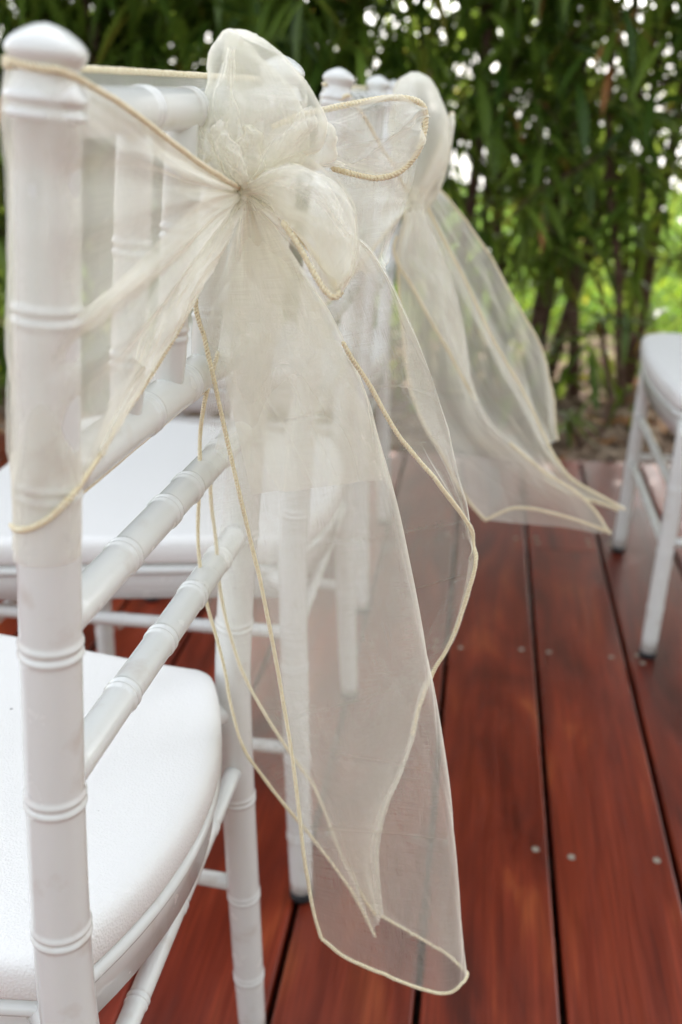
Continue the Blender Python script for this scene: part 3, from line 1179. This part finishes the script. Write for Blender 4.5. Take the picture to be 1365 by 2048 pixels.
# doubled folds of the band that catch the light between post and knot
for up, lo, sd in (([(168, 160), (240, 222), (350, 299), (440, 361), (479, 381)], [(166, 236), (235, 262), (320, 318), (410, 364), (478, 386)], 1),
                   ([(150, 640), (220, 575), (320, 482), (415, 388), (474, 384)], [(150, 676), (225, 622), (320, 545), (415, 462), (476, 398)], 2),
                   ([(262, 712), (300, 610), (345, 525), (415, 452), (478, 392)], [(300, 742), (350, 662), (400, 585), (450, 490), (484, 398)], 3),
                   ([(196, 880), (250, 770), (310, 660), (390, 520), (480, 396)], [(205, 915), (262, 805), (330, 690), (420, 545), (484, 400)], 4)):
    rows = []
    for i in range(5):
        t = i / 4
        d = .400 + (up[i][0] - 168) / 310 * (KV - .400) + (.008 * (1 - t) if sd == 1 else -.002)
        rows.append([at(up[i][0] + (lo[i][0] - up[i][0]) * q, up[i][1] + (lo[i][1] - up[i][1]) * q, d - .005 * sin(pi * q)) for q in np.linspace(0, 1, 6)])
    sheet('fold', rows, 40, 80, S1, pleats(90 + sd, 3, .0012, .0010, 0, .0009), ORG2)

# far half of the fan, from the far post to the knot
rows = []
for k in range(7):
    s = k / 6
    z0 = .895 - .17 * s
    a = C1.post(z0, 1) + Vector((.017, 0, 0))
    b = at(500 + 6 * s, 368 + 26 * s, KV + .006)
    rows.append([a + Vector((-.02, .018, 0)), a, a.lerp(b, .35) + Vector((.003, 0, -.004)), a.lerp(b, .7) + Vector((.002, 0, -.002)), b])
o, G = sheet('wrap_fan', list(map(list, zip(*rows))), 60, 50, S1, pleats(5, 7, .0015, .0015, 0, .0008))


def petal(name, pairs, v0, vtip, thick, parent, seed, n_pl=6, a0=.004, nu=96, nv=80, creases=(), skew=0.0, wr=.0012, a1=.0012, m=None):
    mm = m
    """a bow loop: a flattened tube of cloth between two outlines, open depth 'thick' along the boards"""
    m_ = len(pairs)
    rows = []
    for i, (l, r) in enumerate(pairs):
        t = i / (m_ - 1)
        vv = v0 + (vtip - v0) * t
        l, r = np.array(l[:2], float), np.array(r[:2], float)
        th = thick * (max(0., sin(pi * min(1, t * .96 + .06))) ** .6 if t < .99 else .02)
        row = []
        for k in range(13):
            a = 2 * pi * k / 12
            c = (l + r) / 2 - (r - l) / 2 * cos(a)
            row.append(at(c[0], c[1], vv - th * sin(a) + skew * cos(a)))
        rows.append(row)
    pl = pleats(seed, n_pl, a0, a1, 3.2, wr * .6, creases, .02)
    return sheet(name, rows, nu, nv, parent, lambda u, v: pl(u, v) * np.clip((1 - v) * 5, 0, 1) ** .8, m or ORGL)


UP = [((482, 378), (498, 371)), ((448, 345), (540, 338)), ((410, 315), (590, 322)), ((384, 280), (640, 308)), ((390, 238), (650, 270)), ((404, 200), (640, 228)), ((418, 160), (612, 170)), ((421, 120), (578, 124)), ((426, 92), (546, 98)), ((436, 74), (518, 78)), ((449, 63), (496, 66)), ((466, 58), (478, 58))]
petal('loop', UP, KV, KV - .01, .016, S1, 31, 5, .0040)
petal('loop', [((496, 366), (506, 373)), ((526, 318), (572, 348)), ((566, 268), (640, 332)), ((606, 240), (674, 312)), ((640, 240), (678, 286)), ((660, 252), (668, 262))], KV + .006, KV + .012, .014, S1, 33, 5, .003, 70, 50)
petal('loop', [((484, 368), (474, 379)), ((446, 316), (414, 346)), ((416, 256), (380, 302)), ((410, 214), (378, 258)), ((402, 196), (388, 214)), ((396, 192), (393, 198))], KV - .004, KV - .012, .012, S1, 35, 5, .003, 60, 50)
UPI = [((l[0] + (r[0] - l[0]) * .16, l[1] + 14), (r[0] - (r[0] - l[0]) * .16, r[1] + 14)) for l, r in UP]
petal('loop', UPI, KV - .002, KV - .014, .008, S1, 131, 3, .005, a1=.0032)
MID = [((500, 368), (498, 390)), ((540, 334), (530, 404)), ((598, 318), (565, 432)), ((655, 350), (600, 466)), ((694, 398), (626, 520)), ((714, 452), (648, 566)), ((716, 505), (664, 592)), ((702, 550), (676, 594)), ((688, 580), (684, 589))]
o, G = petal('loop', MID, KV - .004, KV - .035, .012, S1, 37, 4, .0030)
MIDI = [((l[0] + (r[0] - l[0]) * .15 - 8, l[1] + (r[1] - l[1]) * .15 - 6), (r[0] - (r[0] - l[0]) * .2 - 10, r[1] - (r[1] - l[1]) * .2 - 8)) for l, r in MID]
petal('loop', MIDI, KV - .008, KV - .036, .006, S1, 137, 3, .004, a1=.0028)
q1 = px([(566, 444, -.02), (592, 482, -.027), (622, 535, -.033), (648, 578, -.037), (668, 595, -.038), (682, 588, -.036)], KV)
edging(crom(q1, 40), o, .00085, .0009)
q2 = px([(590, 462, .0), (628, 508, -.008), (655, 545, -.02), (676, 578, -.032), (683, 588, -.036)], KV)
edging(crom(q2, 40), o, .00085, .0009)

RT = [((500, 352), (502, 372)), ((545, 255), (548, 345)), ((600, 231), (602, 342)), ((660, 217), (664, 336)), ((720, 205), (722, 351)), ((780, 196), (778, 355)), ((824, 200), (812, 338)), ((844, 212), (835, 304)), ((850, 222), (848, 268))]
rows = []
for i, (a, b) in enumerate(RT):
    t = i / (len(RT) - 1)
    row = []
    for k in range(7):
        s = k / 6
        row.append(at(a[0] + (b[0] - a[0]) * s, a[1] + (b[1] - a[1]) * s, KV + .025 + .03 * t - .016 * sin(pi * s) * (1 - t * t) + .02 * s * (1 - t)))
    rows.append(row)
o, G = sheet('loop', rows, 50, 90, S1, pleats(41, 3, .003, .0008, 4, .0012, ((.62, .0018, .1, .9, -.55), (.5, .0010, .1, .6, .5)), .03), ORGL)
edging(crom(px([(545, 255, .026), (600, 231, .031), (660, 217, .036), (720, 205, .041), (780, 196, .046), (824, 199, .050), (846, 211, .053), (852, 232, .055), (848, 268, .054), (834, 308, .051), (802, 342, .049), (760, 356, .047), (720, 351, .045), (664, 336, .043)], KV), 90), o, .00095, .0010)
# return side of that loop, falling away below it
RB = [((640, 300), (849, 262)), ((640, 350), (838, 315)), ((645, 400), (822, 375)), ((660, 460), (802, 440)), ((690, 520), (785, 505)), ((735, 548), (774, 538))]
rows = []
for i, (a, b) in enumerate(RB):
    t = i / (len(RB) - 1)
    rows.append([at(a[0] + (b[0] - a[0]) * s, a[1] + (b[1] - a[1]) * s, KV + .075 - .02 * t - .01 * sin(pi * s)) for s in np.linspace(0, 1, 6)])
sheet('loop', rows, 50, 60, S1, pleats(43, 4, .0008, .0012, 1, .0010, ((.35, .0014, 0, .8, .1), (.62, .0012, .0, .6, -.1)), .02), ORGL)

# front tail: a strip folded along its length, its two edges trimmed
E1 = [(474, 398), (440, 470), (404, 555), (392, 610), (403, 670), (420, 735), (442, 830), (470, 950), (500, 1080), (530, 1220), (558, 1380), (583, 1520), (600, 1640), (615, 1750), (630, 1835), (641, 1880)]
SF = [(508, 392), (552, 462), (604, 540), (646, 612), (692, 705), (735, 795), (762, 870), (798, 1010), (824, 1150), (850, 1290), (876, 1420), (899, 1560), (912, 1680), (922, 1790), (929, 1880), (933, 1948)]
E2 = [(496, 396), (484, 500), (470, 620), (456, 740), (444, 840), (430, 905), (420, 980), (428, 1080), (440, 1200), (480, 1330), (535, 1432), (592, 1520), (635, 1585), (680, 1700), (728, 1790), (757, 1827)]
NR = 30
e1, sf, e2 = (crom([(x, y, 0) for x, y in q], NR) for q in (E1, SF, E2))
TV = KV + .012
rows = []
for i in range(NR):
    t = i / (NR - 1)
    op = min(1, t * 2.2)
    hem = max(0, (t - .80) / .20) ** 1.5
    row = []
    for s in (0, .15, .34, .55, .75, .89, .97):
        x = e1[i, 0] + (sf[i, 0] - e1[i, 0]) * s
        y = e1[i, 1] + (sf[i, 1] - e1[i, 1]) * s + hem * float(np.interp(s, [0, .13, .34, .55, .75, .89, .97, 1], [0, 24, 38, 48, 55, 48, 22, 0]))
        row.append(at(x, y, TV - .006 * op + .018 * op * s * s - .010 * op * sin(pi * s)))
    row.append(at(sf[i, 0], sf[i, 1], TV + .022 * op))
    for s in (.06, .2, .42, .64, .84, 1):
        x = sf[i, 0] + (e2[i, 0] - sf[i, 0]) * s
        y = sf[i, 1] + (e2[i, 1] - sf[i, 1]) * s - hem * 8 * sin(pi * s)
        row.append(at(x, y, TV + .022 * op + .055 * op * (s ** .6)))
    rows.append(row)
o, G = sheet('tail', rows, 130, 260, S1, pleats(51, 8, .0034, .0007, 5.5, .0011, ((.735, .0034, .06, .42, .03), (.805, .0034, .02, .44, -.01), (.50, .0022, .1, .5, -.05), (.64, .0014, .2, .5, .02)), .0035))
edging(G[40:, 0], o, .0008, .0008)
edging(np.concatenate([G[-1], G[::-1, -1][:170]]), o, .0008, .0008)

# a shorter doubled end hanging between the two tails
rows = []
CL = crom([(492, 396, 0), (462, 500, 0), (440, 610, 0), (444, 720, 0), (470, 840, 0), (505, 990, 0)], 12)
CRR = crom([(502, 394, 0), (572, 500, 0), (640, 615, 0), (690, 720, 0), (738, 835, 0), (775, 960, 0)], 12)
for i in range(12):
    t = i / 11
    rows.append([at(CL[i, 0] + (CRR[i, 0] - CL[i, 0]) * q, CL[i, 1] + (CRR[i, 1] - CL[i, 1]) * q, KV + .004 + .040 * min(1, 2 * t) + .008 * sin(3 * pi * q) * t) for q in np.linspace(0, 1, 9)])
sheet('tail', rows, 90, 140, S1, pleats(53, 6, .0034, .0012, 3, .0012, ((.62, .003, .1, .8, .08), (.8, .003, .3, 1, -.06)), .006), ORG2)

# rear tail: wider, with a flap folded forward along its right side
BL = [(488, 396), (462, 560), (440, 690), (415, 775), (401, 860), (400, 960), (396, 1080), (410, 1190), (438, 1290), (452, 1350), (460, 1400), (485, 1490), (522, 1548), (566, 1605), (612, 1660), (642, 1700), (700, 1778), (752, 1872)]
BS = [(508, 386), (720, 478), (800, 600), (848, 712), (868, 775), (892, 872), (912, 965), (938, 1062), (946, 1130), (932, 1200), (900, 1290), (866, 1345), (842, 1400), (824, 1480), (800, 1550), (768, 1620), (752, 1710), (762, 1830)]
BR = [(506, 392), (600, 500), (652, 600), (692, 695), (738, 768), (794, 866), (858, 950), (936, 1058), (945, 1128), (931, 1198), (899, 1288), (865, 1343), (841, 1398), (823, 1478), (799, 1549), (767, 1619), (751, 1709), (760, 1830)]
NR = 34
bl, bs, br = (crom([(x, y, 0) for x, y in q], NR) for q in (BL, BS, BR))
rows = []
BV = KV + .075
for i in range(NR):
    t = i / (NR - 1)
    op = min(1, t * 2.4)
    v = KV + (BV - KV) * op
    row = []
    for s in (0, .15, .35, .55, .75, .92):
        row.append(at(bl[i, 0] + (bs[i, 0] - bl[i, 0]) * s, bl[i, 1] + (bs[i, 1] - bl[i, 1]) * s, v + .018 * sin(pi * s) * op - .012 * s * op))
    row.append(at(bs[i, 0], bs[i, 1], v - .014 * op))
    for s in (.1, .4, .7, 1):
        row.append(at(bs[i, 0] + (br[i, 0] - bs[i, 0]) * s, bs[i, 1] + (br[i, 1] - bs[i, 1]) * s, v - (.014 + .026 * s * min(1, abs(bs[i, 0] - br[i, 0]) / 40)) * op))
    rows.append(row)
o, G = sheet('tail', rows, 120, 240, S1, pleats(57, 7, .0034, .0008, 5, .0012, ((.485, .0036, .35, .6, .0), (.30, .0030, .3, .6, -.10), (.24, .0024, .3, .62, .2), (.40, .0018, .2, .6, .03), (.66, .002, .1, .6, .05)), .0035))
edging(G[30:, 0], o, .00075, .0008)
edging(np.concatenate([G[40:182, -1]]), o, .0008, .00085)

def fold_strip(path, w, parent, seed, arc=.006, name='fold'):
    """a narrow doubled fold: an arc-shaped gutter of cloth along a line (x, y, dv)"""
    P = crom([(q[0], q[1], q[2]) for q in path], 14)
    rows = []
    for i in range(14):
        t = i / 13
        d = P[min(i + 1, 13)] - P[max(i - 1, 0)]
        nx, ny = -d[1], d[0]
        ll = math.hypot(nx, ny)
        ww = w * (.22 + .78 * sin(pi * min(1, .08 + t * .92)) ** .8) / 2
        rows.append([at(P[i, 0] + nx / ll * ww * e, P[i, 1] + ny / ll * ww * e, KV + P[i, 2] - arc * (1 - e * e)) for e in (-1, -.6, 0, .6, 1)])
    return sheet(name, rows, 24, 70, parent, pleats(seed, 2, .0006, .0006, 0, .0006))


for pth, w, arc in (([(484, 372, -.012), (462, 290, -.020), (448, 200, -.022), (462, 95, -.018)], 58, .006),
                    ([(496, 368, -.012), (556, 310, -.020), (604, 258, -.022), (626, 215, -.018)], 52, .006),
                    ([(488, 366, -.016), (470, 322, -.028), (442, 276, -.030), (448, 244, -.026)], 40, .010),
                    ([(502, 376, -.014), (570, 352, -.034), (640, 386, -.044), (700, 470, -.046)], 46, .006),
                    ([(520, 352, .01), (590, 335, .03), (640, 322, .04), (690, 334, .045)], 40, .010)):
    fold_strip(pth, w, S1, int(w * 7 + pth[-1][0]), arc)

# the knot: a short twist of cloth pulled tight round all the layers
mb_rows = []
for i in range(9):
    t = i / 8
    a = -1.25 + 2.5 * t
    c = knot + CR * (-.003 + .006 * sin(a)) + Vector((0, 0, .011 * (1 - 2 * t)))
    row = []
    rx = .0085 * (.72 + .28 * abs(1 - 2 * t))
    for k in range(13):
        q = 2 * pi * k / 12 + .5 * t
        row.append(c + CR * (cos(q) * rx) + Vector((0, 1, 0)) * (sin(q) * .009))
    mb_rows.append(row)
o, G = sheet('knot', mb_rows, 60, 36, S1, lambda u, v: .0011 * np.sin(u * 2 * pi * 7 + 5 * v) + .0007 * np.sin(u * 2 * pi * 11 - 4 * v + 1))
q = px([(410, 322), (432, 314), (456, 320), (474, 338)], KV + .012)
edging(crom(q, 20), o, .0008, .0008)
q = px([(497, 382, -.010), (506, 372, -.012), (513, 356, -.012), (517, 342, -.010)], KV)
edging(crom(q, 16), o, .0008, .0008)
# little inner loops where the gathers turn over
petal('loop', [((492, 376), (502, 370)), ((468, 340), (520, 345)), ((470, 296), (520, 300)), ((486, 262), (512, 262)), ((496, 250), (500, 250))], KV - .012, KV - .018, .010, S1, 61, 4, .002, 50, 40)
petal('loop', [((488, 374), (496, 378)), ((440, 330), (470, 350)), ((425, 290), (452, 310)), ((428, 262), (444, 268)), ((434, 252), (438, 252))], KV - .006, KV - .012, .010, S1, 63, 4, .002, 50, 40)
fix_parent(S1)

# ------------------------------------------------------------------ sash of the second chair
KV2 = 1.14
S2 = root_sash('organza_sash', at(828, 400, KV2), 'ivory organza sash with its tails blown to the right on the second chair')
band(C2, C2.H - .014, .72, S2)
rows = []
for k in range(7):
    s = k / 6
    a = C2.post(.888 - .18 * s, -1) + Vector((.016, 0, 0))
    b = at(822, 396 + 12 * s, KV2)
    rows.append([a + Vector((-.012, -.014, 0)), a, a.lerp(b, .5), b])
o, G = sheet('wrap_fan', list(map(list, zip(*rows))), 40, 40, S2, pleats(71, 6, .002, .002, 0, .001))
edging(G[:, 0], o); edging(G[:, -1], o)
petal('loop', [((820, 405), (832, 402)), ((800, 360), (862, 372)), ((786, 300), (892, 320)), ((783, 240), (897, 250)), ((786, 195), (880, 200)), ((800, 160), (862, 162)), ((822, 144), (838, 144))], KV2, KV2, .035, S2, 73, 4, .005, 70, 60, m=ORG2)
o, G = petal('loop', [((826, 404), (834, 412)), ((862, 340), (850, 420)), ((888, 268), (872, 400)), ((904, 228), (890, 358)), ((907, 240), (898, 320)), ((905, 262), (902, 290))], KV2 + .02, KV2 + .03, .03, S2, 75, 3, .003, 60, 50, m=ORG2)
edging(G[6:, 0], o, .0008, .0008)


def two_edge(name, pairs, v, parent, seed, bow=.02, dv=0.0, nu=60, nv=120, cre=()):
    rows = []
    m = len(pairs)
    for i, (a, b) in enumerate(pairs):
        t = i / (m - 1)
        rows.append([at(a[0] + (b[0] - a[0]) * s, a[1] + (b[1] - a[1]) * s, v + dv * t + bow * sin(pi * s) * min(1, t * 2)) for s in np.linspace(0, 1, 6)])
    return sheet(name, rows, nu, nv, parent, pleats(seed, 3, .003, .0010, 4, .0014, cre, .006), ORG2)


o, G = two_edge('tail', [((815, 405), (842, 408)), ((800, 520), (892, 530)), ((802, 640), (925, 650)), ((815, 740), (944, 760)), ((850, 850), (985, 850)), ((885, 915), (1070, 922)), ((912, 965), (1125, 968)), ((940, 1005), (1178, 1008)), ((970, 1040), (1222, 1066))], KV2, S2, 81, .03, .0, cre=((.42, .002, .2, 1, .0), (.62, .002, 0, .8, .05)))
edging(G[:, 0], o); edging(G[66:, -1], o)
hem = px([(1222, 1066), (1160, 1042), (1100, 1025), (1060, 1017), (1020, 1018), (970, 1041)], KV2)
edging(crom(hem, 60), o)
flap = [((812, 425), (846, 420)), ((788, 505), (880, 500)), ((825, 575), (906, 560)), ((862, 642), (928, 650)), ((908, 725), (942, 745)), ((950, 800), (956, 806))]
o, G = two_edge('tail', flap, KV2 - .03, S2, 83, .0, .02)
edging(G[14:, 0], o)
o, G = two_edge('tail', [((838, 410), (856, 412)), ((870, 560), (930, 560)), ((905, 690), (1000, 692)), ((960, 820), (1052, 795)), ((1050, 915), (1102, 890)), ((1120, 975), (1150, 962)), ((1238, 1018), (1250, 1020))], KV2 + .04, S2, 85, .02, cre=((.55, .002, 0, 1, .02),))
edging(G[:, -1], o)
edging(G[84:, 0], o)
o, G = two_edge('tail', [((838, 404), (880, 380)), ((900, 545), (952, 470)), ((968, 680), (1028, 592)), ((1020, 775), (1084, 700)), ((1062, 850), (1108, 800)), ((1092, 890), (1118, 880))], KV2 + .09, S2, 87, .03)
edging(G[:, -1], o, .0008, .0007)
mb_rows = []
kc = at(830, 402, KV2 - .01)
for i in range(6):
    t = i / 5
    mb_rows.append([kc + Vector((0, 0, .016 * (1 - 2 * t))) + CR * (cos(2 * pi * k / 12) * .010) + Vector((0, sin(2 * pi * k / 12) * .010, 0)) for k in range(13)])
sheet('knot', mb_rows, 40, 20, S2, lambda u, v: .0012 * np.sin(u * 44 + 4 * v))
fix_parent(S2)
